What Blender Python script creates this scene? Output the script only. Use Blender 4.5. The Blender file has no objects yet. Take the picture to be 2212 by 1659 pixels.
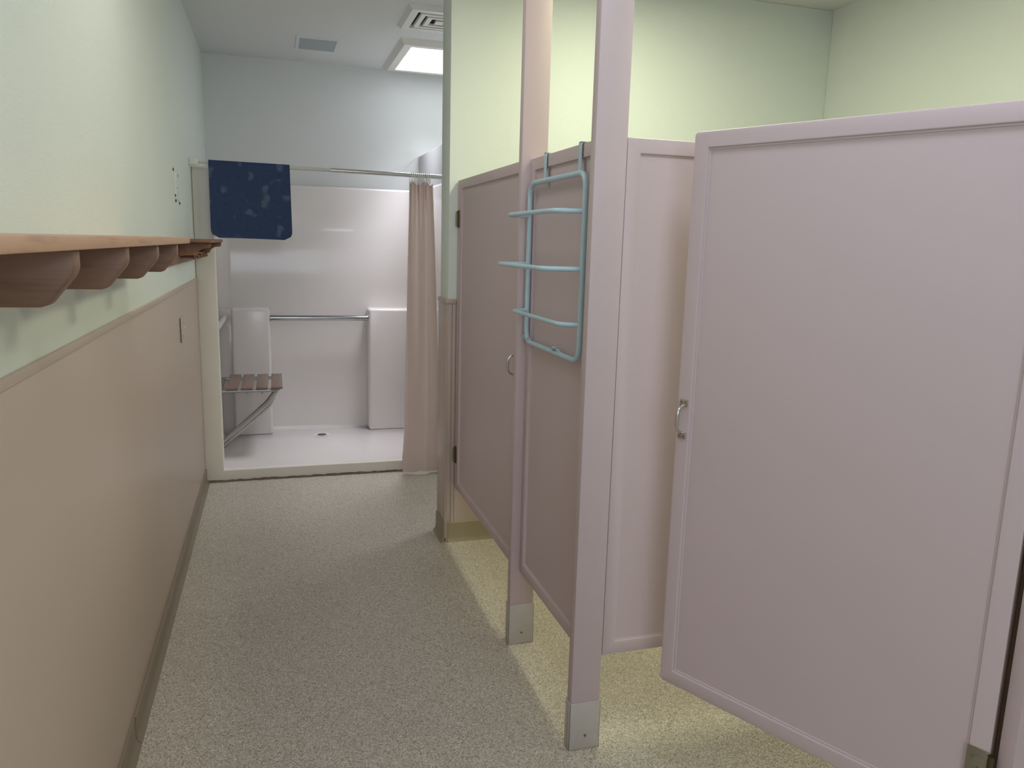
import bpy, bmesh, math, random
from mathutils import Vector, Matrix
random.seed(4)
scene = bpy.context.scene
COL = scene.collection
PI = math.pi

# ------------------------------------------------------------------ materials
def lin(c):
    c = c / 255.0
    return c / 12.92 if c <= 0.04045 else ((c + 0.055) / 1.055) ** 2.4
def rgb(r, g, b): return (lin(r), lin(g), lin(b), 1.0)
def mix_node(nt, fac, a, b):
    n = nt.nodes.new('ShaderNodeMix'); n.data_type = 'RGBA'
    for s, v in (('Factor', fac), ('A', a), ('B', b)):
        i = 0 if s == 'Factor' else (6 if s == 'A' else 7)
        if isinstance(v, (tuple, float, int)): n.inputs[i].default_value = v
        else: nt.links.new(v, n.inputs[i])
    return n.outputs[2]
def base_mat(name):
    m = bpy.data.materials.new(name); m.use_nodes = True
    nt = m.node_tree; b = nt.nodes['Principled BSDF']
    tc = nt.nodes.new('ShaderNodeTexCoord')
    return m, nt, b, tc.outputs['Object']
def noise(nt, vec, scale, detail=4, rough=0.55, stretch=None):
    if stretch:
        mp = nt.nodes.new('ShaderNodeMapping'); mp.inputs['Scale'].default_value = stretch
        nt.links.new(vec, mp.inputs['Vector']); vec = mp.outputs['Vector']
    n = nt.nodes.new('ShaderNodeTexNoise'); n.inputs['Scale'].default_value = scale
    n.inputs['Detail'].default_value = detail; n.inputs['Roughness'].default_value = rough
    nt.links.new(vec, n.inputs['Vector'])
    return n.outputs['Fac']
def ramp(nt, fac, stops):
    r = nt.nodes.new('ShaderNodeValToRGB'); e = r.color_ramp.elements
    while len(e) < len(stops): e.new(0.5)
    for i, (p, c) in enumerate(stops): e[i].position = p; e[i].color = c
    nt.links.new(fac, r.inputs['Fac'])
    return r.outputs['Color']
def bump(nt, b, h, strength, dist=0.002):
    n = nt.nodes.new('ShaderNodeBump'); n.inputs['Strength'].default_value = strength
    n.inputs['Distance'].default_value = dist
    nt.links.new(h, n.inputs['Height']); nt.links.new(n.outputs['Normal'], b.inputs['Normal'])
def paint(name, c, rough=0.5, var=0.06, vscale=3.0, bscale=160, bstr=0.15, bdist=0.001, spec=0.5, coat=0.0):
    m, nt, b, v = base_mat(name)
    c1 = tuple(x * (1 - var) for x in c[:3]) + (1,); c2 = tuple(min(1, x * (1 + var)) for x in c[:3]) + (1,)
    col = mix_node(nt, noise(nt, v, vscale, 5), c1, c2)
    nt.links.new(col, b.inputs['Base Color'])
    b.inputs['Roughness'].default_value = rough
    b.inputs['Specular IOR Level'].default_value = spec
    b.inputs['Coat Weight'].default_value = coat
    if bstr: bump(nt, b, noise(nt, v, bscale, 3), bstr, bdist)
    return m
def metal(name, c, rough=0.3, var=0.12, vscale=30):
    m, nt, b, v = base_mat(name)
    c1 = tuple(x * (1 - var) for x in c[:3]) + (1,); c2 = tuple(min(1, x * (1 + var)) for x in c[:3]) + (1,)
    nt.links.new(mix_node(nt, noise(nt, v, vscale, 4), c1, c2), b.inputs['Base Color'])
    b.inputs['Metallic'].default_value = 1.0; b.inputs['Roughness'].default_value = rough
    return m
def wood(name, c1, c2, axis, rough=0.5, scale=14):
    st = [1, 1, 1]; st[axis] = 0.06
    m, nt, b, v = base_mat(name)
    f = noise(nt, v, scale, 6, 0.6, tuple(st)); g = noise(nt, v, scale * 6, 3, 0.6, tuple(st))
    col = ramp(nt, f, [(0.3, c1), (0.7, c2)])
    d = tuple(x * 0.62 for x in c1[:3]) + (1,)
    col = mix_node(nt, ramp(nt, g, [(0.52, (0, 0, 0, 1)), (0.75, (0.7, 0.7, 0.7, 1))]), col, d)
    nt.links.new(col, b.inputs['Base Color']); b.inputs['Roughness'].default_value = rough
    bump(nt, b, g, 0.15, 0.0006)
    return m
def emit(name, c, s):
    m, nt, b, v = base_mat(name)
    b.inputs['Base Color'].default_value = c; b.inputs['Emission Color'].default_value = c
    b.inputs['Emission Strength'].default_value = s
    return m

M = {}
M['wall'] = paint('pale_green_wall_paint', rgb(222, 229, 222), 0.6, 0.03, 1.2, 210, 0.5, 0.002, 0.3)
M['ceiling'] = paint('ceiling_paint', rgb(222, 224, 222), 0.8, 0.02, 1.0, 240, 0.35, 0.0015, 0.2)
M['wains'] = paint('dusty_pink_wainscot_paint', rgb(192, 174, 162), 0.38, 0.04, 1.6, 120, 0.10, 0.0008, 0.45)
M['pink'] = paint('dusty_pink_partition_paint', rgb(201, 183, 184), 0.42, 0.03, 2.2, 140, 0.10, 0.0008, 0.4)
M['cove'] = paint('olive_vinyl_cove_base', rgb(130, 117, 102), 0.45, 0.10, 6.0, 60, 0.1, 0.001)
M['tancove'] = paint('tan_vinyl_cove_base', rgb(148, 136, 110), 0.45, 0.06, 6.0, 60, 0.1, 0.001)
M['halfwall'] = paint('half_wall_paint_with_shade', rgb(178, 178, 178), 0.6, 0.02, 2, 200, 0.3, 0.001, 0.3)  # greyer than the other walls: its shade is put into the colour
M['fiberglass'] = paint('white_gelcoat', rgb(228, 222, 218), 0.2, 0.012, 2.0, 6, 0.03, 0.002, 0.45, 0.15)
M['flange'] = paint('cream_gelcoat', rgb(226, 220, 209), 0.4, 0.02, 3.0, 80, 0.05, 0.001)
M['white'] = paint('white_plastic', rgb(225, 222, 216), 0.35, 0.02, 5, 60, 0.0)
M['rodpaint'] = paint('white_rod_enamel', rgb(206, 203, 196), 0.3, 0.03, 8, 60, 0.0)
M['frosted'] = paint('unlit_frosted_lens', rgb(160, 172, 176), 0.4, 0.05, 6, 300, 0.2)
M['void'] = paint('dark_cavity', rgb(52, 50, 48), 0.8, 0.1, 10, 60, 0.0)
M['screwhole'] = paint('dark_hole', rgb(45, 42, 40), 0.7, 0.1, 10, 60, 0.0)
M['ivory'] = paint('ivory_plastic', rgb(214, 200, 168), 0.35, 0.02, 5, 60, 0.0)
M['teal'] = paint('pale_aqua_enamel', rgb(182, 208, 217), 0.35, 0.07, 22, 90, 0.25, 0.001, 0.5)
M['caulk'] = paint('dirty_brown_caulk', rgb(112, 98, 84), 0.8, 0.35, 60, 120, 0.6, 0.003)
M['chip'] = paint('bare_chipped_paint', rgb(205, 188, 170), 0.7, 0.1, 60, 200, 0.4, 0.002)
M['bare'] = paint('bare_brown_edge_and_plate_shadow', rgb(116, 98, 86), 0.7, 0.15, 12, 200, 0.3, 0.002)  # bare door edges, and the painted shadow strip on the switch plate
M['chrome'] = metal('brushed_chrome', (0.62, 0.61, 0.59), 0.24, 0.08)
M['steel'] = metal('dull_steel_tube', (0.42, 0.42, 0.41), 0.33, 0.1)
M['barsteel'] = metal('stainless_grab_bar', (0.40, 0.40, 0.41), 0.16, 0.05)
M['shoe'] = paint('grey_galvanised_shoe', rgb(194, 188, 182), 0.38, 0.08, 25, 90, 0.1, 0.001, 0.6)
M['shoe'].node_tree.nodes['Principled BSDF'].inputs['Metallic'].default_value = 0.15
M['screw'] = metal('screw_steel', (0.28, 0.27, 0.25), 0.4)
M['brass'] = metal('tarnished_brass', (0.36, 0.35, 0.27), 0.42, 0.2, 40)
M['darkbrass'] = metal('dark_tarnished_brass', (0.13, 0.11, 0.06), 0.5, 0.3, 40)
M['shelfwood'] = wood('pinkish_pine_shelf', rgb(182, 142, 114), rgb(198, 160, 132), 1, 0.5)
M['brkwood'] = wood('brown_stained_bracket', rgb(122, 92, 73), rgb(142, 110, 90), 0, 0.45, 10)
M['pegwood'] = wood('dark_brown_peg_shelf', rgb(118, 82, 60), rgb(146, 106, 80), 1, 0.5)
M['slat'] = wood('walnut_seat_slat', rgb(120, 99, 90), rgb(148, 125, 114), 1, 0.5, 18)
M['lens'] = emit('lit_skylight_lens', (0.90, 0.93, 1.0, 1), 1.6)

def floor_mat():
    m, nt, b, v = base_mat('speckled_sheet_vinyl')
    vo = nt.nodes.new('ShaderNodeTexVoronoi'); vo.inputs['Scale'].default_value = 290
    nt.links.new(v, vo.inputs['Vector'])
    sep = nt.nodes.new('ShaderNodeSeparateColor'); nt.links.new(vo.outputs['Color'], sep.inputs['Color'])
    base = ramp(nt, sep.outputs['Red'], [(0.0, rgb(142, 131, 116)), (0.22, rgb(174, 164, 150)), (0.62, rgb(190, 180, 166)), (0.85, rgb(212, 204, 192)), (1.0, rgb(234, 227, 216))])
    base.node.color_ramp.interpolation = 'CONSTANT'
    vo2 = nt.nodes.new('ShaderNodeTexVoronoi'); vo2.inputs['Scale'].default_value = 520
    nt.links.new(v, vo2.inputs['Vector'])
    sp2 = nt.nodes.new('ShaderNodeSeparateColor'); nt.links.new(vo2.outputs['Color'], sp2.inputs['Color'])
    f2 = ramp(nt, sp2.outputs['Green'], [(0.78, (0, 0, 0, 1)), (0.86, (0.55, 0.55, 0.55, 1))])
    col = mix_node(nt, f2, base, rgb(232, 229, 218))
    big = noise(nt, v, 1.3, 5)
    dirt = ramp(nt, big, [(0.35, (0, 0, 0, 1)), (0.75, (0.22, 0.22, 0.22, 1))])
    col = mix_node(nt, dirt, col, rgb(150, 140, 122))
    # welded seam under the stall fronts
    sx = nt.nodes.new('ShaderNodeSeparateXYZ'); nt.links.new(v, sx.inputs[0])
    a = nt.nodes.new('ShaderNodeMath'); a.operation = 'SUBTRACT'; nt.links.new(sx.outputs[0], a.inputs[0]); a.inputs[1].default_value = 0.808
    ab = nt.nodes.new('ShaderNodeMath'); ab.operation = 'ABSOLUTE'; nt.links.new(a.outputs[0], ab.inputs[0])
    lt = nt.nodes.new('ShaderNodeMath'); lt.operation = 'LESS_THAN'; nt.links.new(ab.outputs[0], lt.inputs[0]); lt.inputs[1].default_value = 0.0008
    ml = nt.nodes.new('ShaderNodeMath'); ml.operation = 'MULTIPLY'; nt.links.new(lt.outputs[0], ml.inputs[0]); ml.inputs[1].default_value = 0.55
    col = mix_node(nt, ml.outputs[0], col, rgb(110, 102, 86))
    nt.links.new(col, b.inputs['Base Color'])
    b.inputs['Roughness'].default_value = 0.42; b.inputs['Specular IOR Level'].default_value = 0.35
    bump(nt, b, noise(nt, v, 300, 3), 0.12, 0.0008)
    return m
M['floor'] = floor_mat()

def mat_mat():
    m, nt, b, v = base_mat('navy_perforated_rubber')
    # rows of little hole dots, painted pale in soft patches to imitate light showing
    mp = nt.nodes.new('ShaderNodeMapping'); mp.inputs['Scale'].default_value = (1, 0, 1); nt.links.new(v, mp.inputs['Vector'])
    sx = nt.nodes.new('ShaderNodeSeparateXYZ'); nt.links.new(v, sx.inputs[0])
    def M_(op, a, bb=None):
        n = nt.nodes.new('ShaderNodeMath'); n.operation = op
        for i, q in enumerate((a, bb)):
            if q is None: continue
            if isinstance(q, (int, float)): n.inputs[i].default_value = q
            else: nt.links.new(q, n.inputs[i])
        return n.outputs[0]
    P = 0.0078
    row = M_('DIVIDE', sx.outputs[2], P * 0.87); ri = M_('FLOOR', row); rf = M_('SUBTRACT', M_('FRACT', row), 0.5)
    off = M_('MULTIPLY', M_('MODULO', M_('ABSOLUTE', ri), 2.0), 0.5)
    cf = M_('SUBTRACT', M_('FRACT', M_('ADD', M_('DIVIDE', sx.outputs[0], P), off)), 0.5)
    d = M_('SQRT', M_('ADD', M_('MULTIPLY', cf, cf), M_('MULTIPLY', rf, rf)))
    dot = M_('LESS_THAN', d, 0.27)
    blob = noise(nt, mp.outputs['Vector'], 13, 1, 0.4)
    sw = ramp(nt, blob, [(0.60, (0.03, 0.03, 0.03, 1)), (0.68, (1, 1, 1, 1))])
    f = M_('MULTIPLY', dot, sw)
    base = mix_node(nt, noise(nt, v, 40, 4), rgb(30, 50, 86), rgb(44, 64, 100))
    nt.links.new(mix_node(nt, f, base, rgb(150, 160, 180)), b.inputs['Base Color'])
    b.inputs['Roughness'].default_value = 0.6; b.inputs['Specular IOR Level'].default_value = 0.3
    bump(nt, b, dot, 0.5, 0.001)
    return m
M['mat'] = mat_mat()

def curtain_mat():
    m, nt, b, v = base_mat('beige_vinyl_curtain')
    nt.links.new(mix_node(nt, noise(nt, v, 5, 3), rgb(234, 214, 207), rgb(241, 224, 217)), b.inputs['Base Color'])
    b.inputs['Roughness'].default_value = 0.3; b.inputs['Specular IOR Level'].default_value = 0.5
    tr = nt.nodes.new('ShaderNodeBsdfTranslucent'); tr.inputs['Color'].default_value = rgb(224, 208, 200)
    mx = nt.nodes.new('ShaderNodeMixShader'); mx.inputs[0].default_value = 0.35
    nt.links.new(b.outputs[0], mx.inputs[1]); nt.links.new(tr.outputs[0], mx.inputs[2])
    nt.links.new(mx.outputs[0], nt.nodes['Material Output'].inputs['Surface'])
    return m
M['curtain'] = curtain_mat()

# ------------------------------------------------------------------ mesh helpers
def box(bm, x0, x1, y0, y1, z0, z1, bev=0.0, seg=2):
    t = bmesh.new(); bmesh.ops.create_cube(t, size=1)
    for v in t.verts:
        v.co = Vector((x0 + (v.co.x + .5) * (x1 - x0), y0 + (v.co.y + .5) * (y1 - y0), z0 + (v.co.z + .5) * (z1 - z0)))
    if bev: bmesh.ops.bevel(t, geom=t.edges[:], offset=bev, segments=seg, affect='EDGES', profile=0.5)
    merge(bm, t)
def merge(bm, t, mtx=None):
    if mtx is not None: bmesh.ops.transform(t, matrix=mtx, verts=t.verts[:])
    me = bpy.data.meshes.new('tmp'); t.to_mesh(me); t.free(); bm.from_mesh(me); bpy.data.meshes.remove(me)
def cyl(bm, p0, p1, r, r2=None, n=20, bev=0.0):
    p0, p1 = Vector(p0), Vector(p1); d = p1 - p0
    t = bmesh.new(); bmesh.ops.create_cone(t, cap_ends=True, segments=n, radius1=r, radius2=r if r2 is None else r2, depth=d.length)
    if bev:
        ed = [e for e in t.edges if abs(e.verts[0].co.z - e.verts[1].co.z) < 1e-6]
        bmesh.ops.bevel(t, geom=ed, offset=bev, segments=2, affect='EDGES')
    q = Vector((0, 0, 1)).rotation_difference(d.normalized())
    merge(bm, t, Matrix.Translation((p0 + p1) / 2) @ q.to_matrix().to_4x4())
def prism(bm, pts, axis, a0, a1, bev=0.0, seg=2):
    """2-D outline pts extruded along axis (0,1,2) from a0 to a1"""
    t = bmesh.new()
    def P(p, a):
        return {0: (a, p[0], p[1]), 1: (p[0], a, p[1]), 2: (p[0], p[1], a)}[axis]
    A = [t.verts.new(P(p, a0)) for p in pts]; B = [t.verts.new(P(p, a1)) for p in pts]
    t.faces.new(A); t.faces.new(B[::-1]); n = len(pts)
    for i in range(n): t.faces.new((A[i], B[i], B[(i + 1) % n], A[(i + 1) % n]))
    bmesh.ops.recalc_face_normals(t, faces=t.faces[:])
    if bev: bmesh.ops.bevel(t, geom=t.edges[:], offset=bev, segments=seg, affect='EDGES', profile=0.5)
    merge(bm, t)
def tube(bm, pts, r, n=12, closed=False, sy=1.0, cap=True):
    """swept round (or oval) tube through pts"""
    pts = [Vector(p) for p in pts]; t = bmesh.new(); N = len(pts); rings = []
    ref = None
    for i, p in enumerate(pts):
        a = pts[(i - 1) % N] if (closed or i > 0) else p
        c = pts[(i + 1) % N] if (closed or i < N - 1) else p
        d = (c - a).normalized()
        if ref is None:
            ref = Vector((0, 0, 1)) if abs(d.z) < .9 else Vector((1, 0, 0))
        u = (ref - d * ref.dot(d)).normalized(); w = d.cross(u); ref = u
        rings.append([t.verts.new(p + u * (r * math.cos(2 * PI * k / n)) + w * (r * sy * math.sin(2 * PI * k / n))) for k in range(n)])
    for i in range(N if closed else N - 1):
        A, B = rings[i], rings[(i + 1) % N]
        for k in range(n): t.faces.new((A[k], A[(k + 1) % n], B[(k + 1) % n], B[k]))
    if cap and not closed:
        t.faces.new(rings[0][::-1]); t.faces.new(rings[-1])
    bmesh.ops.recalc_face_normals(t, faces=t.faces[:])
    merge(bm, t)
def fillet(pts, r, n=6, closed=False):
    """round the corners of a 3-D polyline"""
    pts = [Vector(p) for p in pts]; out = []; N = len(pts)
    for i, p in enumerate(pts):
        if not closed and i in (0, N - 1): out.append(p); continue
        a = pts[(i - 1) % N]; c = pts[(i + 1) % N]
        rr = min(r, (a - p).length * .49, (c - p).length * .49)
        s = p + (a - p).normalized() * rr; e = p + (c - p).normalized() * rr
        for k in range(n + 1):
            q = k / n; out.append(s.lerp(p, q).lerp(p.lerp(e, q), q))
    return out
def ring2d(bm, u0, u1, w0, w1, t, a0, a1, axis='x', bev=0.003, corner=0.0):
    """rectangular frame: u,w in-plane extents, t bar width, a0..a1 thickness; a0 is the face with the inner chamfer"""
    tb = bmesh.new()
    def P(u, w, a): return (a, u, w) if axis == 'x' else (u, a, w)
    O = [(u0, w0), (u1, w0), (u1, w1), (u0, w1)]
    I = [(u0 + t, w0 + t), (u1 - t, w0 + t), (u1 - t, w1 - t), (u0 + t, w1 - t)]
    of = [tb.verts.new(P(*p, a0)) for p in O]; inf = [tb.verts.new(P(*p, a0)) for p in I]
    ob = [tb.verts.new(P(*p, a1)) for p in O]; inb = [tb.verts.new(P(*p, a1)) for p in I]
    oe, ie = [], []
    for i in range(4):
        j = (i + 1) % 4
        tb.faces.new((of[i], of[j], inf[j], inf[i])); tb.faces.new((ob[j], ob[i], inb[i], inb[j]))
        tb.faces.new((of[j], of[i], ob[i], ob[j])); tb.faces.new((inf[i], inf[j], inb[j], inb[i]))
    bmesh.ops.recalc_face_normals(tb, faces=tb.faces[:])
    if corner:
        sel = [e for e in tb.edges if set(e.verts) & set(of) and set(e.verts) & set(ob)]
        bmesh.ops.bevel(tb, geom=sel, offset=corner, segments=4, affect='EDGES', profile=0.5)
    sel = [e for e in tb.edges if len(e.link_faces) == 2 and e.calc_face_angle(0) > 0.7]
    if bev: bmesh.ops.bevel(tb, geom=sel, offset=bev, segments=2, affect='EDGES', profile=0.5)
    merge(bm, tb)

def obj(name, bm, mat, parent=None, smooth=True):
    me = bpy.data.meshes.new(name); bm.to_mesh(me); bm.free()
    o = bpy.data.objects.new(name, me); COL.objects.link(o)
    me.materials.append(mat)
    if parent is not None:
        # meshes are modelled in world space unless the parent is rotated: shift by the root's location
        r = parent
        while r.parent: r = r.parent
        if not r.get('_local'): me.transform(Matrix.Translation(-r.location))
        o.parent = parent
    if smooth:
        for p in me.polygons: p.use_smooth = True
        me.set_sharp_from_angle(angle=math.radians(38))
    return o
def thing(name, label, cat, loc=(0, 0, 0), rz=0, group=None, local=False):
    o = bpy.data.objects.new(name, None); COL.objects.link(o); o.empty_display_size = .05
    o.location = loc; o.rotation_euler = (0, 0, rz); o['label'] = label; o['category'] = cat
    if group: o['group'] = group
    if local: o['_local'] = 1
    return o
def tag(o, label, cat, group=None):
    o['label'] = label; o['category'] = cat
    if group: o['group'] = group
    return o
def struct(name, bm, mat, label, cat, smooth=True):
    o = obj(name, bm, mat, None, smooth); o['kind'] = 'structure'; o['label'] = label; o['category'] = cat
    return o
def B(*a, **k):
    bm = bmesh.new(); box(bm, *a, **k); return bm

# ------------------------------------------------------------------ the room
XL, XR, YF, YB, H = -0.445, 2.84, -1.6, 6.04, 2.75
JX, JY0, JY1 = 0.797, 3.655, 3.835          # the wing wall that carries the far door
HX = 1.075                                   # half wall closing the shower on the right

struct('floor', B(XL - .1, XR + .1, YF - .1, YB + .1, -.08, 0), M['floor'], 'speckled grey-beige sheet vinyl floor of the washroom', 'floor')
struct('ceiling', B(XL - .1, XR + .1, YF - .1, YB + .1, H, H + .08), M['ceiling'], 'plain white ceiling above the shower and stalls', 'ceiling')
struct('wall_left', B(XL - .1, XL, YF - .1, YB + .1, 0, H), M['wall'], 'pale green wall on the left behind the wooden shelf', 'wall')
struct('wall_back', B(XL, XR, YB, YB + .1, 0, H), M['ceiling'], 'grey-white wall at the far end above the shower', 'wall')
struct('wall_right', B(XR, XR + .1, YF - .1, YB + .1, 0, H), M['wall'], 'pale yellow-green wall at the far right of the stalls', 'wall')
struct('wall_front', B(XL, XR, YF - .1, YF, 0, H), M['wall'], 'wall behind the viewer', 'wall')
struct('wall_stall', B(JX, XR, JY0, JY1, 0, H, bev=.004), M['wall'], 'pale green wing wall between the shower and the stalls', 'wall')
struct('wall_shower', B(HX, HX + .11, 4.80, YB - .001, 0, 2.14, bev=.004), M['halfwall'], 'low wall, greyed as if in shade, closing the right side of the shower', 'wall')

# wainscots
WF = -0.439
bm = bmesh.new(); box(bm, XL, WF, YF, 4.93, .02, 1.24, bev=.001)
struct('trim_1', bm, M['wains'], 'dusty pink wainscot panel on the left wall under the shelf', 'wainscot')
bm = bmesh.new(); box(bm, XL, WF + .004, YF, 4.925, 1.2385, 1.258, bev=.0015)
struct('trim_2', bm, M['wains'], 'dusty pink cap strip along the top of the left wainscot', 'trim')
# wing wall wainscot: end face, corridor-side batten and stall side
WZ = 1.235
bm = bmesh.new(); box(bm, JX - .008, JX, JY0 - .008, JY1 + .006, .02, WZ - .022, bev=.0015)
box(bm, JX, JX + .020, JY0 - .008, JY0, .02, WZ - .022, bev=.0015)
box(bm, JX + .0225, JX + .038, JY0 - .007, JY0, .02, WZ - .022, bev=.001)
struct('trim_3', bm, M['wains'], 'dusty pink wainscot wrapping the end of the wing wall', 'wainscot')
bm = bmesh.new(); box(bm, JX - .013, JX + .038, JY0 - .013, JY1 + .008, WZ - .022, WZ, bev=.002)
struct('trim_4', bm, M['wains'], 'dusty pink cap moulding on the end of the wing wall', 'trim')
bm = bmesh.new(); box(bm, JX + .0395, XR - .006, JY0 - .007, JY0, .02, WZ, bev=.001)
struct('trim_5', bm, M['wains'], 'dusty pink wainscot inside the far stall under its door', 'wainscot')
bm = bmesh.new(); box(bm, XR - .006, XR, YF, JY0, .02, WZ, bev=.001)
struct('trim_6', bm, M['wains'], 'dusty pink wainscot on the right wall inside the stalls', 'wainscot')

def cove(bm, pts_profile, axis, a0, a1): prism(bm, pts_profile, axis, a0, a1)
def cove_prof(x, s, h=.09, t=.006, toe=.016):
    # outline in (x,z) hugging a face at x, growing toward s*x
    return [(x, 0), (x + s * (t + toe), 0), (x + s * (t + toe * .9), .003), (x + s * (t + toe * .45), .009), (x + s * (t + toe * .12), .018), (x + s * t, .028), (x + s * t, h - .002), (x + s * (t - .002), h), (x, h)]
random.seed(2)
y = YF; segs = []
cuts = [YF, 2.30, 3.71, 4.925]
for i in range(3):
    bm = bmesh.new(); y0, y1 = cuts[i] + (.0012 if i else 0), cuts[i + 1] - .0012
    lean = (0.0, 0.003, 0.0)[i]
    n = 24; t = bmesh.new(); rings = []
    for k in range(n + 1):
        yy = y0 + (y1 - y0) * k / n
        wob = .0035 * max(0, math.sin(yy * 3.1 + i) * math.sin(yy * 7.7))
        pr = [(px + (wob + lean) * (pz / .09) * (1 if px > WF + .001 else 0), pz) for px, pz in cove_prof(WF + .0002, 1)]
        rings.append([t.verts.new((px, yy, pz)) for px, pz in pr])
    m_ = len(rings[0])
    for k in range(n):
        for j in range(m_): t.faces.new((rings[k][j], rings[k][(j + 1) % m_], rings[k + 1][(j + 1) % m_], rings[k + 1][j]))
    t.faces.new(rings[0]); t.faces.new(rings[-1][::-1]); bmesh.ops.recalc_face_normals(t, faces=t.faces[:]); merge(bm, t)
    struct('baseboard_left', bm, M['cove'], ['olive vinyl cove base nearest the viewer on the left wall', 'olive vinyl cove base on the middle of the left wall', 'olive vinyl cove base on the left wall next to the shower'][i], 'baseboard')
bm = bmesh.new(); prism(bm, cove_prof(JX - .0082, -1, .105), 1, JY0 - .014, JY1)
struct('baseboard_corridor', bm, M['tancove'], 'tan vinyl cove base on the end of the wing wall', 'baseboard')
bm = bmesh.new()
prism(bm, [(-q[0], q[1]) for q in cove_prof(-(JY0 - .0072), 1, .105, .004, .006)], 0, JX + .008, XR - .01)
struct('baseboard_stall', bm, M['tancove'], 'tan vinyl cove base along the wing wall inside the far stall', 'baseboard')

# ------------------------------------------------------------------ shower
FX, SX0, SX1, SY0, SY1 = -0.332, -0.395, 1.055, 4.93, 5.98
sh = thing('shower_stall', 'white moulded fibreglass shower stall at the far end of the room', 'shower', ((SX0 + SX1) / 2, SY0, 0))
# wall liner as a swept plan outline with coved corners
def plan():
    r = .10; pts = [(SX0, SY0 + .02), (SX0, SY1 - r)]
    for k in range(1, 9):
        a = PI - k / 8 * PI / 2; pts.append((SX0 + r + r * math.cos(a), SY1 - r + r * math.sin(a)))
    pts.append((SX1 - r, SY1))
    for k in range(1, 9):
        a = PI / 2 - k / 8 * PI / 2; pts.append((SX1 - r + r * math.cos(a), SY1 - r + r * math.sin(a)))
    pts.append((SX1, SY0 + .02)); return pts
P0 = plan(); cxm, cym = (SX0 + SX1) / 2, SY0 + .3
def outw(p, d):
    x, y_ = p
    nx = -1 if x < SX0 + .101 else (1 if x > SX1 - .101 else 0); ny = 1 if y_ > SY1 - .101 else 0
    # corner points move radially
    if nx and ny:
        c = Vector((SX0 + .1 if nx < 0 else SX1 - .1, SY1 - .1)); v = Vector(p) - c
        v = v.normalized() if v.length > 1e-6 else Vector((nx, 0)); return (x + v.x * d, y_ + v.y * d)
    return (x + nx * d, y_ + ny * d)
prof = [(-.02, .069), (-.006, .075), (0.0, .095), (0.0, .5), (0.0, 1.2), (0.0, 1.868), (.004, 1.878), (.012, 1.884), (.019, 1.885)]
bm = bmesh.new(); rows = []
for d, z in prof: rows.append([bm.verts.new((*outw(p, d), z)) for p in P0])
for i in range(len(prof) - 1):
    for j in range(len(P0) - 1): bm.faces.new((rows[i][j], rows[i][j + 1], rows[i + 1][j + 1], rows[i + 1][j]))
bmesh.ops.recalc_face_normals(bm, faces=bm.faces[:])
wl = obj('wall_liner', bm, M['fiberglass'], sh)
# pan with threshold
bm = bmesh.new(); box(bm, SX0 - .01, SX1 + .01, SY0 + .055, SY1 + .01, .012, .069, bev=.004)
obj('shower_pan', bm, M['fiberglass'], sh)
bm = bmesh.new()
prism(bm, [(XL + .0008, .002), (HX - .0008, .002), (HX - .0008, 1.90), (SX1, 1.90), (SX1, .074), (FX, .074), (FX, 1.90), (XL + .0008, 1.90)], 1, SY0, SY0 + .062, bev=.009, seg=4)
obj('front_flange', bm, M['flange'], sh)
# corner columns with ledge tops
bm = bmesh.new(); box(bm, SX0 - .006, -.27, SY1 - .075, SY1 + .004, .066, .99, bev=.004); obj('corner_column', bm, M['fiberglass'], sh)
for x0, x1 in ((-.306, -.040), (.664, SX1 - .004)):
    bm = bmesh.new(); box(bm, x0, x1, SY1 - .15, SY1 + .005, .066, 1.0, bev=.022, seg=5)
    obj('corner_column', bm, M['fiberglass'], sh)
# drain
dr = obj('drain', (lambda b: (cyl(b, (.305, 5.74, .0688), (.305, 5.74, .0715), .058, n=32, bev=.001), b)[1])(bmesh.new()), M['white'], sh); dr['label'] = 'white round floor drain ring'
bm = bmesh.new(); cyl(bm, (.305, 5.74, .0712), (.305, 5.74, .0728), .036, n=28)
dg = obj('drain_grate', bm, M['steel'], dr)
bm = bmesh.new()
for i in range(-2, 3):
    w = math.sqrt(max(0, .03 ** 2 - (i * .011) ** 2)); box(bm, .305 - w, .305 + w, 5.74 + i * .011 - .0025, 5.74 + i * .011 + .0025, .0722, .0731)
obj('drain_slot', bm, M['void'], dr)
# caulk line on the floor
t = bmesh.new(); n = 70; A = []
random.seed(5)
for k in range(n + 1):
    x = XL + .01 + (SX1 - XL) * k / n; a = .004 + .010 * random.random() * (0.4 + abs(math.sin(k * .31)))
    A.append((t.verts.new((x, SY0 - .0005, .001)), t.verts.new((x, SY0 - .0005, .008 + .006 * random.random())), t.verts.new((x, SY0 - a, .0035)), t.verts.new((x, SY0 - a - .004, .001))))
for k in range(n):
    for j in range(4): t.faces.new((A[k][j], A[k][(j + 1) % 4], A[k + 1][(j + 1) % 4], A[k + 1][j]))
t.faces.new(A[0]); t.faces.new(A[-1][::-1]); bmesh.ops.recalc_face_normals(t, faces=t.faces[:])
struct('trim_7', t, M['caulk'], 'ragged brown caulk line where the shower meets the floor', 'trim')

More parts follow.
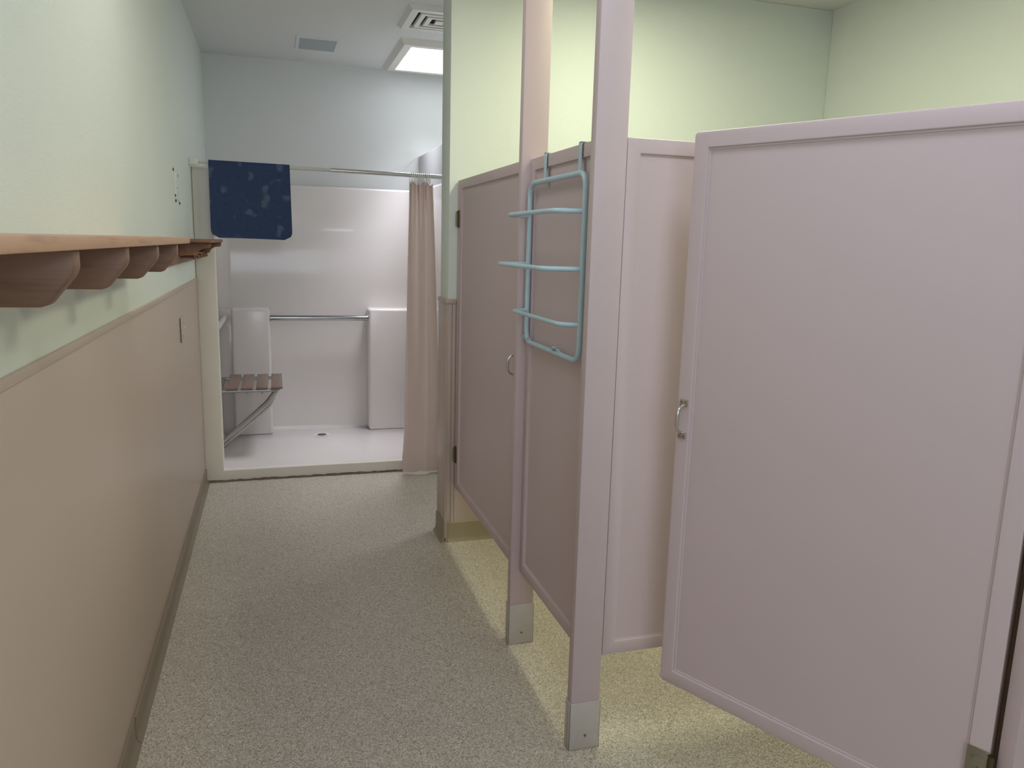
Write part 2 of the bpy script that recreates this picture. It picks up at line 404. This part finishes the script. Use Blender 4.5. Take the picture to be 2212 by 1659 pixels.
# grab bars
gb = thing('grab_bar', 'horizontal stainless grab bar across the back wall of the shower', 'grab bar', (.31, 5.86, .93))
bm = bmesh.new(); cyl(bm, (-.0385, 5.86, .931), (.6625, 5.86, .928), .019, n=28); obj('bar', bm, M['barsteel'], gb)
for x, s in ((-.0395, 1), (.6635, -1)):
    bm = bmesh.new(); cyl(bm, (x, 5.86, .93), (x + s * .004, 5.86, .93), .024, n=28); obj('end_ring', bm, M['barsteel'], gb)
gb = thing('grab_bar', 'short grab bar on the left side wall of the shower above the bench', 'grab bar', (SX0 + .035, 5.4, .94))
bm = bmesh.new(); tube(bm, fillet([(SX0 + .002, 5.08, .945), (SX0 + .046, 5.08, .945), (SX0 + .046, 5.86, .935), (SX0 + .046, 5.904, .935)], .02), .017, n=20); obj('bar', bm, M['white'], gb)
bm = bmesh.new(); cyl(bm, (SX0 + .046, 5.896, .935), (SX0 + .046, 5.9045, .935), .021, n=24); obj('end_ring', bm, M['white'], gb)

# fold-down seat
st = thing('shower_bench', 'fold-down shower bench with four brown slats on a steel frame', 'bench', (SX0, 5.5, .52))
SZ = .505
bm = bmesh.new()
tube(bm, fillet([(SX0 + .006, 5.285, SZ), (.005, 5.285, SZ), (.005, 5.765, SZ), (SX0 + .006, 5.765, SZ)], .06, 8), .0125, n=14)
tube(bm, [(SX0 + .03, 5.285, SZ), (SX0 + .03, 5.765, SZ)], .013, n=14)
fr = obj('seat_frame', bm, M['steel'], st)
for x in (-.2865, -.1945, -.1005):
    for yy in (5.285, 5.765):
        bm = bmesh.new(); cyl(bm, (x, yy, SZ - .022), (x, yy, SZ - .010), .006, n=10); obj('bolt', bm, M['steel'], fr)
for x in (-.2865, -.1945, -.1005, -.0065):
    bm = bmesh.new(); box(bm, x - .0365, x + .0365, 5.255, 5.80, SZ + .0115, SZ + .0255, bev=.003)
    obj('slat', bm, M['slat'], st)
for yy, dz in ((5.300, 0), (5.322, -.030)):
    bm = bmesh.new(); tube(bm, fillet([(-.016, yy, SZ - .012), (-.066 - dz * .3, yy, SZ - .085 + dz * .8), (SX0 + .003, yy, .129 + dz)], .028, 6), .0165, n=14)
    obj('brace', bm, M['steel'], st)
for z0, z1, y0, y1 in ((.47, .55, 5.26, 5.30), (.07, .19, 5.285, 5.34), (.47, .55, 5.75, 5.79)):
    bm = bmesh.new(); box(bm, SX0 + .0005, SX0 + .005, y0, y1, z0, z1, bev=.001); obj('wall_plate', bm, M['steel'], st)

# rod, rings, curtain, mat
RY = 4.835
def rz(x): return 1.914 - .014 * (x - XL) / 1.5
rod = thing('shower_curtain_rod', 'white telescoping shower curtain rod spanning the shower opening', 'curtain rod', (.3, RY, 1.905))
bm = bmesh.new(); cyl(bm, (XL + .04, RY, rz(XL + .04)), (-.25, RY, rz(-.25)), .0065, n=16); obj('inner_tube', bm, M['rodpaint'], rod)
bm = bmesh.new(); cyl(bm, (-.26, RY, rz(-.26)), (.34, RY, rz(.34)), .0105, n=20); obj('middle_tube', bm, M['rodpaint'], rod)
bm = bmesh.new(); cyl(bm, (.335, RY, rz(.335)), (HX - .002, RY, rz(HX)), .0128, n=20); obj('outer_tube', bm, M['chrome'], rod)
bm = bmesh.new(); prism(bm, [(RY - .02, 1.896), (RY + .02, 1.896), (RY + .02, 1.934), (RY - .02, 1.934)], 0, XL + .0005, XL + .048, bev=.004); e = obj('end_bracket', bm, M['white'], rod)
bm = bmesh.new(); cyl(bm, (HX - .02, RY, rz(HX)), (HX - .0005, RY, rz(HX)), .026, n=24); obj('end_flange', bm, M['white'], rod)
# curtain rings
rb = bmesh.new()
tube(rb, [(0, .0205 * math.sin(a), .030 * math.cos(a) - .0135) for a in [2 * PI * k / 24 for k in range(24)]], .0021, n=8, closed=True)
ring0 = None
CXA, CXB = .803, .945
for k in range(10):
    x = CXA + .012 + (CXB - CXA - .03) * k / 9
    if ring0 is None: ring0 = obj('curtain_ring', rb, M['white']); o = ring0
    else: o = ring0.copy(); COL.objects.link(o)
    o.location = (x, RY, rz(x) - .0015); o.rotation_euler = (0, random.uniform(-.12, .12), random.uniform(-.25, .25))
    tag(o, 'white plastic ring holding the curtain on the rod', 'curtain ring', 'curtain rings bunched on the rod')
# curtain
t = bmesh.new(); NU, NV = 120, 60; G = []
for j in range(NV + 1):
    v = j / NV; z = 1.862 - v * (1.862 - .022); row = []
    xa = .800 - .030 * v - (.014 * max(0, (v - .86) / .14) if v > .86 else 0) * (1 - max(0, v - .95) * 14)
    xb = .948 + .048 * min(1, v * 1.6)
    amp = .008 + .008 * min(1, v * 2.2)
    for i in range(NU + 1):
        u = i / NU
        f = math.sin(2 * PI * (2.6 * u + .12 * math.sin(3 * v))) * (1 - .8 * min(1, 1.6 * v)) + .8 * math.sin(2 * PI * (1.25 * u + .1)) * min(1, v * 1.5)
        pin = math.exp(-v * 16) * .008 * math.cos(2 * PI * 9 * u)
        x = xa + (xb - xa) * u + .006 * math.cos(2 * PI * (3.2 * u)) * (1 - .6 * v)
        zz = z + (.010 * math.cos(2 * PI * 5 * u) * max(0, 1 - v * 12) - .006)
        if v > .93: zz -= .008 * math.sin(u * 9) * (v - .93) / .07
        row.append(t.verts.new((x, RY + amp * f + pin + .012 * v, max(zz, .012))))
    G.append(row)
for j in range(NV):
    for i in range(NU): t.faces.new((G[j][i], G[j + 1][i], G[j + 1][i + 1], G[j][i + 1]))
bmesh.ops.recalc_face_normals(t, faces=t.faces[:])
bmesh.ops.solidify(t, geom=t.faces[:], thickness=.0012)
tag(obj('shower_curtain', t, M['curtain']), 'beige vinyl shower curtain bunched at the right side of the shower', 'curtain')
# bath mat folded over the rod
t = bmesh.new(); x0, x1 = -.342, .101; R_ = .0145; drop = .418; back = .36; cr = .045
prof = []
for k in range(25): prof.append((RY - R_, -drop + drop * k / 24))
for k in range(1, 8): a = PI - PI * k / 8; prof.append((RY + R_ * math.cos(a), R_ * math.sin(a)))
for k in range(21): prof.append((RY + R_, -back * k / 20))
def width(zr, lim):
    q = lim + zr   # distance above the free edge
    return 0 if q > cr else cr - math.sqrt(max(0, cr * cr - (cr - q) ** 2))
G = []
for k, (yy, zr) in enumerate(prof):
    ins = width(zr, drop) if k < 25 else (width(zr, back) if k > 31 else 0)
    row = []; NW = 28
    sag = 1 if k < 25 else .5
    for i in range(NW + 1):
        u = i / NW; x = x0 + ins + (x1 - x0 - 2 * ins) * u + (.006 * (u) * (-zr / drop) if zr < 0 else 0)
        cup = (-.010 * abs(2 * u - 1) ** 3 + .006 * math.sin(4 * u)) * min(1, max(0, -zr) / drop) * sag
        row.append(t.verts.new((x, yy + cup, 0.002 + rz(x) + zr)))
    G.append(row)
for j in range(len(G) - 1):
    for i in range(NW): t.faces.new((G[j][i], G[j][i + 1], G[j + 1][i + 1], G[j + 1][i]))
bmesh.ops.recalc_face_normals(t, faces=t.faces[:])
bmesh.ops.solidify(t, geom=t.faces[:], thickness=.004)
bmesh.ops.remove_doubles(t, verts=t.verts[:], dist=1e-5)
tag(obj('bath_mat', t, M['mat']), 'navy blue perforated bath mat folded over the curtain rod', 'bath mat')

# ------------------------------------------------------------------ ceiling fittings
sk = thing('ceiling_light', 'square lit ceiling light panel in a raised white frame above the shower', 'ceiling light', (1.215, 5.53, H))
bm = bmesh.new(); t = bmesh.new()
def ringz(bm, x0, x1, y0, y1, t_, z0, z1, slope=0.0):
    tb = bmesh.new(); O = [(x0, y0), (x1, y0), (x1, y1), (x0, y1)]; s = [(1, 1), (-1, 1), (-1, -1), (1, -1)]
    a = [tb.verts.new((p[0], p[1], z1)) for p in O]
    b = [tb.verts.new((p[0] + q[0] * slope, p[1] + q[1] * slope, z0)) for p, q in zip(O, s)]
    c = [tb.verts.new((p[0] + q[0] * t_, p[1] + q[1] * t_, z0)) for p, q in zip(O, s)]
    d = [tb.verts.new((p[0] + q[0] * t_, p[1] + q[1] * t_, z1)) for p, q in zip(O, s)]
    for i in range(4):
        j = (i + 1) % 4
        for A, C in ((a, b), (b, c), (c, d), (d, a)): tb.faces.new((A[i], A[j], C[j], C[i]))
    bmesh.ops.recalc_face_normals(tb, faces=tb.faces[:]); merge(bm, tb)
ringz(bm, .79, 1.64, 5.08, 5.935, .078, H - .035, H - .0004, .028); obj('frame', bm, M['white'], sk, smooth=False)
obj('lens', B(.866, 1.564, 5.156, 5.859, H - .030, H - .022), M['lens'], sk, smooth=False)

vt = thing('ceiling_vent', 'square white ceiling vent of nested louvres near the lit panel', 'vent', (.93, 4.585, H))
cx, cy = .935, 4.60
bm = bmesh.new(); ringz(bm, cx - .21, cx + .21, cy - .225, cy + .225, .062, H - .022, H - .0004, .022); obj('frame', bm, M['white'], vt, smooth=False)
bm = bmesh.new(); box(bm, cx - .15, cx + .15, cy - .165, cy + .165, H - .004, H - .0006); obj('backing', bm, M['void'], vt)
for s in (.130, .084, .032):
    bm = bmesh.new(); r = min(.026, s * .9) if s > .04 else .0
    if s > .04: ringz(bm, cx - s, cx + s, cy - s * 1.1, cy + s * 1.1, .030, H - .024, H - .012, .004)
    else: box(bm, cx - s * .80, cx + s * .80, cy - s * 1.1, cy + s * 1.1, H - .024, H - .012)
    obj('louvre', bm, M['white'], vt, smooth=False)

rl = thing('recessed_light', 'small unlit recessed ceiling light with a bluish frosted lens', 'ceiling light', (.305, 5.47, H))
bm = bmesh.new(); ringz(bm, .168, .446, 5.30, 5.645, .024, H - .006, H - .0004, .004); obj('trim_ring', bm, M['ceiling'], rl, smooth=False)
obj('lens', B(.190, .424, 5.33, 5.615, H - .005, H - .0008), M['frosted'], rl)

# ------------------------------------------------------------------ left wall: shelf, peg shelf, plates
sf = thing('wall_shelf', 'long narrow wooden shelf on brown corbels along the left wall', 'shelf', (XL, 1.4, 1.477))
bm = bmesh.new(); box(bm, XL + .0005, -.252, .1, 2.655, 1.4775, 1.4965, bev=.0018)
obj('top_board', bm, M['shelfwood'], sf)
for yy in (1.195, 1.592, 1.992, 2.384):
    bm = bmesh.new()
    out = [(XL + .0005, 1.477), (-.262, 1.477), (-.262, 1.452), (-.266, 1.442), (-.298, 1.4025), (-.306, 1.3985), (XL + .0005, 1.3985)]
    prism(bm, out, 1, yy, yy + .038, bev=.003); obj('bracket', bm, M['brkwood'], sf)
pg = thing('peg_shelf', 'small dark wooden peg shelf on the left wall beside the shower', 'coat rack', (XL, 4.35, 1.4))
bm = bmesh.new(); box(bm, XL + .0005, -.279, 3.90, 4.79, 1.471, 1.486, bev=.003); obj('top_board', bm, M['pegwood'], pg)
bm = bmesh.new(); box(bm, XL + .0005, XL + .018, 3.70, 4.80, 1.372, 1.4705, bev=.002); obj('back_board', bm, M['pegwood'], pg)
for yy in (3.955, 4.735):
    pts = [(XL + .018, 1.4705), (-.286, 1.4705), (-.286, 1.452), (-.290, 1.447), (-.300, 1.4455)]
    for k in range(1, 7):
        t_ = k / 6; pts.append((-.300 - .048 * math.sin(t_ * PI / 2), 1.4455 - .034 * (1 - math.cos(t_ * PI / 2))))
    pts += [(-.356, 1.4105), (XL + .018, 1.4105)]
    bm = bmesh.new(); prism(bm, pts, 1, yy, yy + .022, bev=.0015); obj('side_bracket', bm, M['pegwood'], pg)
for yy in (4.02, 4.20, 4.37, 4.54, 4.70):
    bm = bmesh.new(); x = XL + .018
    cyl(bm, (x, yy, 1.400), (x + .052, yy, 1.401), .006, n=12); cyl(bm, (x + .050, yy, 1.401), (x + .062, yy, 1.401), .006, .0125, n=16); cyl(bm, (x + .062, yy, 1.401), (x + .070, yy, 1.401), .0125, .008, n=16)
    obj('peg', bm, M['pegwood'], pg)
wp = thing('blank_wall_plate', 'pale wall plate with dark screw holes above the wooden shelf', 'wall plate', (XL, 4.16, 1.735))
bm = bmesh.new(); box(bm, XL + .0003, XL + .003, 4.085, 4.245, 1.672, 1.800, bev=.001); pl = obj('plate', bm, M['wall'], wp)
for yy, zz in ((4.055, 1.808), (4.215, 1.79), (4.10, 1.665), (4.255, 1.66), (4.165, 1.73), (4.09, 1.69)):
    bm = bmesh.new(); r = .007 if zz != 1.73 else .004; cyl(bm, (XL + .0004, yy, zz), (XL + .0042, yy, zz), r, n=12); obj('screw_hole', bm, M['screwhole'], wp)
sw = thing('light_switch', 'painted light switch plate on the left wainscot near the shower', 'light switch', (WF, 4.035, 1.055))
bm = bmesh.new(); box(bm, WF + .0003, WF + .006, 3.965, 4.085, .997, 1.113, bev=.0015); obj('plate', bm, M['wains'], sw)
bm = bmesh.new(); box(bm, WF + .0002, WF + .0055, 3.962, 3.9665, .997, 1.113); obj('plate_edge_shadow', bm, M['bare'], sw)['label'] = 'dark strip imitating the shadow along the plate edge'  # dark strip added as the shadow of the plate's thickness
bm = bmesh.new(); prism(bm, [(WF + .006, 1.050), (WF + .021, 1.064), (WF + .021, 1.072), (WF + .006, 1.066)], 1, 4.018, 4.028, bev=.001); obj('toggle', bm, M['ivory'], sw)
for zz in (1.022, 1.088):
    bm = bmesh.new(); cyl(bm, (WF + .006, 4.023, zz), (WF + .0072, 4.023, zz), .004, n=12); obj('screw', bm, M['screw'], sw)

# ------------------------------------------------------------------ stall posts, panels, doors
PZ0, PZ1 = .297, 1.789
def post(x0, x1, y0, y1, label, shoe_h=.16):
    p = thing('partition_post', label, 'post', ((x0 + x1) / 2, (y0 + y1) / 2, 0))
    bm = bmesh.new(); box(bm, x0, x1, y0, y1, .004, H - .001, bev=.0028); obj('post_body', bm, M['pink'], p)
    bm = bmesh.new(); e = .003
    box(bm, x0 - e, x1 + e, y0 - e, y0 - .0004, .001, shoe_h, bev=.001); box(bm, x0 - e, x1 + e, y1 + .0004, y1 + e, .001, shoe_h, bev=.001)
    box(bm, x0 - e, x0 - .0004, y0 - e, y0 + .017, .001, shoe_h, bev=.001); box(bm, x0 - e, x0 - .0004, y1 - .0135, y1 + e, .001, shoe_h, bev=.001)
    box(bm, x1 + .0004, x1 + e, y0 - e, y1 + e, .001, shoe_h, bev=.001)
    s = obj('metal_shoe', bm, M['shoe'], p)
    bm = bmesh.new(); cyl(bm, ((x0 + x1) / 2 + .002, y0 - e - .002, .045), ((x0 + x1) / 2 + .002, y0 - e, .045), .0042, n=12); obj('screw', bm, M['screw'], s)
    return p
post(.812, .904, 1.942, 1.976, 'tall dusty pink partition post nearest the open door, in a metal shoe', .155)
post(.815, .908, 2.588, 2.624, 'tall dusty pink partition post just left of the blue towel rack, in a metal shoe')
post(1.388, 1.482, 1.022, 1.058, 'mauve partition post at the right edge carrying the open door')
# chipped paint on the third post's edge
bm = bmesh.new(); 
prism(bm, [(1.046, .905), (1.0605, .90), (1.0607, .965), (1.053, .962), (1.049, .948), (1.052, .935)], 0, 1.3868, 1.3882)
third = [o for o in COL.objects if o.name.startswith('partition_post') and not o.parent][-1]
ch = obj('chipped_spot', bm, M['chip'], third); ch['label'] = 'pale chipped paint on the post edge'
bm = bmesh.new(); box(bm, 1.418, 1.470, 1.0585, 1.115, PZ0, PZ1, bev=.002)
obj('door_stop', bm, M['bare'], third)['label'] = 'bare brown strip in the hinge gap'

def leaf(name, root, x0, x1, u0, u1, z0=PZ0, z1=PZ1, axis='x', t=.040):
    """frame-and-panel leaf; thickness x0..x1, face toward x0"""
    bm = bmesh.new(); ring2d(bm, u0, u1, z0, z1, t, x0, x1, axis, bev=.0032); fr = obj(name + '_frame', bm, M['pink'], root)
    d = (x1 - x0) * .3; q = .003
    bm = bmesh.new()
    ring2d(bm, u0 + t - q, u1 - t + q, z0 + t - q, z1 - t + q, .0065, x0 + d * .75, x1 - d * .75, axis, bev=.002); obj('bead', bm, M['pink'], fr)
    bm = bmesh.new()
    if axis == 'x': box(bm, x0 + d, x1 - d, u0 + t - q, u1 - t + q, z0 + t - q, z1 - t + q)
    else: box(bm, u0 + t - q, u1 - t + q, x0 + d, x1 - d, z0 + t - q, z1 - t + q)
    obj(name + '_panel', bm, M['pink'], root)
    return fr
pn = thing('partition_panel', 'dusty pink panel between two posts, blue towel rack hanging on it', 'partition panel', (.865, 2.28, PZ0))
leaf('partition', pn, .848, .880, 1.9765, 2.5875)
pn = thing('partition_panel', 'dusty pink panel beside the near post, partly behind the open door', 'partition panel', (1.4, 1.965, PZ0))
leaf('partition', pn, 1.946, 1.974, .9065, 1.60, axis='y')

def pull_handle(root, at, out, side, zc):
    """D pull: at = (x,y) on the face, out = outward unit vector, side = along-face unit vector"""
    at, out, side = Vector((*at, 0)), Vector((*out, 0)), Vector((*side, 0)); up = Vector((0, 0, 1)); hh = .040
    mtx = Matrix((side, out, up)).transposed().to_4x4(); mtx.translation = at + up * zc
    t = bmesh.new(); pts = [(0, .004, hh - .003), (0, .013, hh - .006), (0, .024, hh * .72), (0, .029, hh * .36), (0, .030, 0), (0, .029, -hh * .36), (0, .024, -hh * .72), (0, .013, -hh + .006), (0, .004, -hh + .003)]
    tube(t, fillet(pts, .006, 3), .0042, n=12); bm = bmesh.new(); merge(bm, t, mtx); h = obj('handle', bm, M['chrome'], root)
    t = bmesh.new(); tube(t, [(0, .0288, .016), (0, .0302, 0), (0, .0288, -.016)], .0056, n=12); bm = bmesh.new(); merge(bm, t, mtx); obj('grip', bm, M['chrome'], h)
    for s in (1, -1):
        t = bmesh.new(); box(t, -.0125, .0125, .0003, .0042, s * (hh + .004) - .0095, s * (hh + .004) + .0095, bev=.0018); bm = bmesh.new(); merge(bm, t, mtx); p = obj('mounting_plate', bm, M['chrome'], h)
        for dx in (-.0062, .0062):
            t = bmesh.new(); cyl(t, (dx, .0042, s * (hh + .0055)), (dx, .0050, s * (hh + .0055)), .0028, n=12); bm = bmesh.new(); merge(bm, t, mtx); obj('screw', bm, M['screw'], h)
    return h

# far stall door (closed): hinged on the wing wall, shuts against the second post
da = thing('stall_door', 'closed dusty pink stall door farthest away, hinged on the pale green wing wall', 'door', (.850, 3.13, PZ0))
leaf('door', da, .835, .866, 2.630, 3.6065)
pull_handle(da, (.835, 2.664), (-1, 0), (0, 1), 1.067)
# jamb strip
bm = bmesh.new(); box(bm, .8365, .8565, 3.6125, 3.6475, .30, PZ1, bev=.0025)
jb = tag(obj('door_jamb', bm, M['pink']), 'slim dusty pink jamb strip between the wing wall and the far door', 'jamb')
for z0 in (1.572, .428):
    z1 = z0 + .080
    bm = bmesh.new(); box(bm, .8335, .8362, 3.6135, 3.638, z0, z1, bev=.0006)
    box(bm, .8315, .8346, 3.596, 3.6065, z0, z1, bev=.0006)
    h = obj('spring_hinge', bm, M['darkbrass'], da)
    bm = bmesh.new(); cyl(bm, (.829, 3.622, z0 + .006), (.829, 3.622, z1 - .006), .0072, n=16, bev=.001); obj('barrel', bm, M['brass'], h)
    bm = bmesh.new(); cyl(bm, (.829, 3.605, z0 + .003), (.829, 3.605, z1 - .003), .0050, n=16, bev=.001); obj('pin', bm, M['darkbrass'], h)
    for k in range(3):
        bm = bmesh.new(); zz = z0 + .016 + .024 * k; cyl(bm, (.8318, 3.600, zz), (.8306, 3.600, zz), .0026, n=10); obj('screw', bm, M['brass'], h)

# near stall door, open toward the viewer
F0 = Vector((1.016, 1.790)); H0 = Vector((1.378, 1.066)); W = (H0 - F0).length
ang = math.atan2(H0.y - F0.y, H0.x - F0.x)
db = thing('stall_door', 'wide mauve stall door standing open at the right, chrome pull on its edge', 'door', (F0.x, F0.y, PZ0), ang, local=True)
# local: +x from free edge to hinge, -y is toward the corridor, z from door bottom
DH = PZ1 - PZ0
def dleaf():
    bm = bmesh.new(); ring2d(bm, 0, W, 0, DH, .040, 0, .032, 'y', bev=.0035, corner=.010)
    fr = obj('door_frame', bm, M['pink'], db)
    bm = bmesh.new(); ring2d(bm, .037, W - .037, .037, DH - .037, .008, .0060, .026, 'y', bev=.0022); obj('bead', bm, M['pink'], fr)
    bm = bmesh.new(); box(bm, .037, W - .037, .0095, .0225, .037, DH - .037); obj('door_panel', bm, M['pink'], db)
    bm = bmesh.new(); box(bm, W + .0002, W + .0016, .003, .029, .006, DH - .006); e = obj('bare_edge', bm, M['bare'], db); e['label'] = 'unpainted brown edge on the hinge side'
dleaf()

pull_handle(db, (.0215, 0), (0, -1), (-1, 0), 1.058 - PZ0)
hz = .500 - PZ0
bm = bmesh.new(); box(bm, W - .042, W - .001, -.0022, -.0002, hz - .085, hz, bev=.0008); h = obj('spring_hinge', bm, M['brass'], db)
bm = bmesh.new(); cyl(bm, (W + .004, -.003, hz - .083), (W + .004, -.003, hz - .004), .0068, n=18, bev=.001); obj('barrel', bm, M['darkbrass'], h)
bm = bmesh.new(); tube(bm, fillet([(W - .026, -.003, hz - .007), (W - .012, -.004, hz - .012), (W + .010, -.004, hz - .013)], .01), .0018, n=8); obj('spring_pin', bm, M['screw'], h)
for k in range(3):
    bm = bmesh.new(); cyl(bm, (W - .030 + .012 * (k % 2), -.0022, hz - .022 - .022 * k), (W - .030 + .012 * (k % 2), -.0032, hz - .022 - .022 * k), .0032, n=10); obj('screw', bm, M['screw'], h)

# ------------------------------------------------------------------ towel rack over the panel
RX, ya, yb, za, zb = .8365, 2.055, 2.552, 1.170, 1.705
tr = thing('towel_rack', 'pale blue over-the-panel towel rack with three projecting rails', 'towel rack', (RX, 2.3, zb))
bm = bmesh.new(); tube(bm, fillet([(RX, ya, za), (RX, yb, za), (RX, yb, zb), (RX, ya, zb)], .05, 8, True), .0085, n=14, closed=True, sy=1.0)
fr = obj('rack_frame', bm, M['teal'], tr)
for z, d in ((1.598, .080), (1.436, .112), (1.277, .054)):
    bm = bmesh.new()
    tube(bm, fillet([(RX, ya + .004, z), (RX - d, ya + .03, z), (RX - d, yb - .012, z), (RX, yb - .002, z)], .035, 8), .0072, n=14)
    obj('towel_rail', bm, M['teal'], tr)
for yy in (2.123, 2.423):
    bm = bmesh.new(); w = .011; xf = .8438
    box(bm, xf - .0028, xf, yy - w, yy + w, zb - .006, PZ1 + .0042, bev=.0008)
    box(bm, xf - .0028, .8845, yy - w, yy + w, PZ1 + .0012, PZ1 + .0042, bev=.0008)
    box(bm, .8817, .8845, yy - w, yy + w, PZ1 - .035, PZ1 + .0042, bev=.0008)
    obj('hanger_strap', bm, M['teal'], tr)
for yy in (2.555, 2.262):
    bm = bmesh.new(); pts = [(RX - .002, yy - .045, za + .0075), (RX - .003, yy - .028, za + .013)]
    for k in range(9):
        a = -PI / 2 + k / 8 * 1.45 * PI; pts.append((RX - .004, yy - .004 + .007 * math.cos(a + PI / 2 * 0) + 0.004, za + .013 + .006 * math.sin(a)))
    t = bmesh.new(); L = []
    for p in pts: L.append((t.verts.new((p[0] - .006, p[1], p[2])), t.verts.new((p[0] + .006, p[1], p[2]))))
    for i in range(len(L) - 1): t.faces.new((L[i][0], L[i][1], L[i + 1][1], L[i + 1][0]))
    bmesh.ops.recalc_face_normals(t, faces=t.faces[:]); bmesh.ops.solidify(t, geom=t.faces[:], thickness=.0014)
    merge(bm, t); obj('bent_hook', bm, M['teal'], tr)

# ------------------------------------------------------------------ light
def area(name, loc, sx, sy, power, color, rot=(0, 0, 0), spread=180):
    l = bpy.data.lights.new(name, 'AREA'); l.shape = 'RECTANGLE'; l.size = sx; l.size_y = sy; l.energy = power; l.color = color; l.spread = math.radians(spread)
    o = bpy.data.objects.new(name, l); COL.objects.link(o); o.location = loc; o.rotation_euler = rot; return o
area('stall_lamp', (1.45, 2.55, 2.71), .22, 1.1, 20, (1.0, 1.0, .70))
area('stall_lamp', (2.2, 1.1, 2.71), .3, 1.0, 11.5, (1.0, 1.0, .70))
area('corridor_lamp_and_fill', (.85, 1.0, 2.72), .40, .40, 8.5, (.76, .85, 1.0))
area('corridor_lamp_and_fill', (.05, -.5, 2.71), .6, .6, 8, (.78, .86, 1.0))  # unseen fill added overhead to brighten the curtain end of the corridor
area('corridor_lamp_and_fill', (.10, 2.4, 2.72), .5, .5, 4.5, (1.0, .95, .95))  # added out-of-frame fill that lifts the far stall door
area('front_fill_lamp', (.25, -1.56, 1.75), 1.0, 1.1, 17, (.80, .86, 1.0), rot=(PI / 2, 0, 0))  # added unseen fill behind the camera, evens the door, flange and curtain
area('far_room_fill_lamp', (2.1, 4.7, 2.71), .6, .6, 15, (.95, .97, 1.0))  # added unseen fill past the wing wall, lifts the far walls and ceiling
area('skylight_lamp', (1.215, 5.46, H - .04), .66, .58, 15, (.90, .91, 1.0), spread=80)
w = bpy.data.worlds.new('World'); scene.world = w; w.use_nodes = True
w.node_tree.nodes['Background'].inputs[0].default_value = (1, 1, 1, 1); w.node_tree.nodes['Background'].inputs[1].default_value = .02

# ------------------------------------------------------------------ camera
yaw, pitch, roll, fpx = 0.30004981, 0.17882992, -0.02649780, 1664.2
f = Vector((math.sin(yaw) * math.cos(pitch), math.cos(yaw) * math.cos(pitch), -math.sin(pitch)))
r = Vector((math.cos(yaw), -math.sin(yaw), 0)); d = f.cross(r)
r2 = r * math.cos(roll) + d * math.sin(roll); d2 = d * math.cos(roll) - r * math.sin(roll)
cam = bpy.data.objects.new('Camera', bpy.data.cameras.new('Camera')); COL.objects.link(cam)
m = Matrix((r2, -d2, -f)).transposed().to_4x4(); m.translation = Vector((0, 0, 1.5)); cam.matrix_world = m
cam.data.sensor_width = 36; cam.data.lens = 36 * fpx / 2212; cam.data.clip_start = .02
scene.camera = cam
scene.view_settings.view_transform = 'Standard'
scene.view_settings.look = 'None'
scene.view_settings.exposure = 0.08
for o in list(COL.objects):
    if '_local' in o: del o['_local']
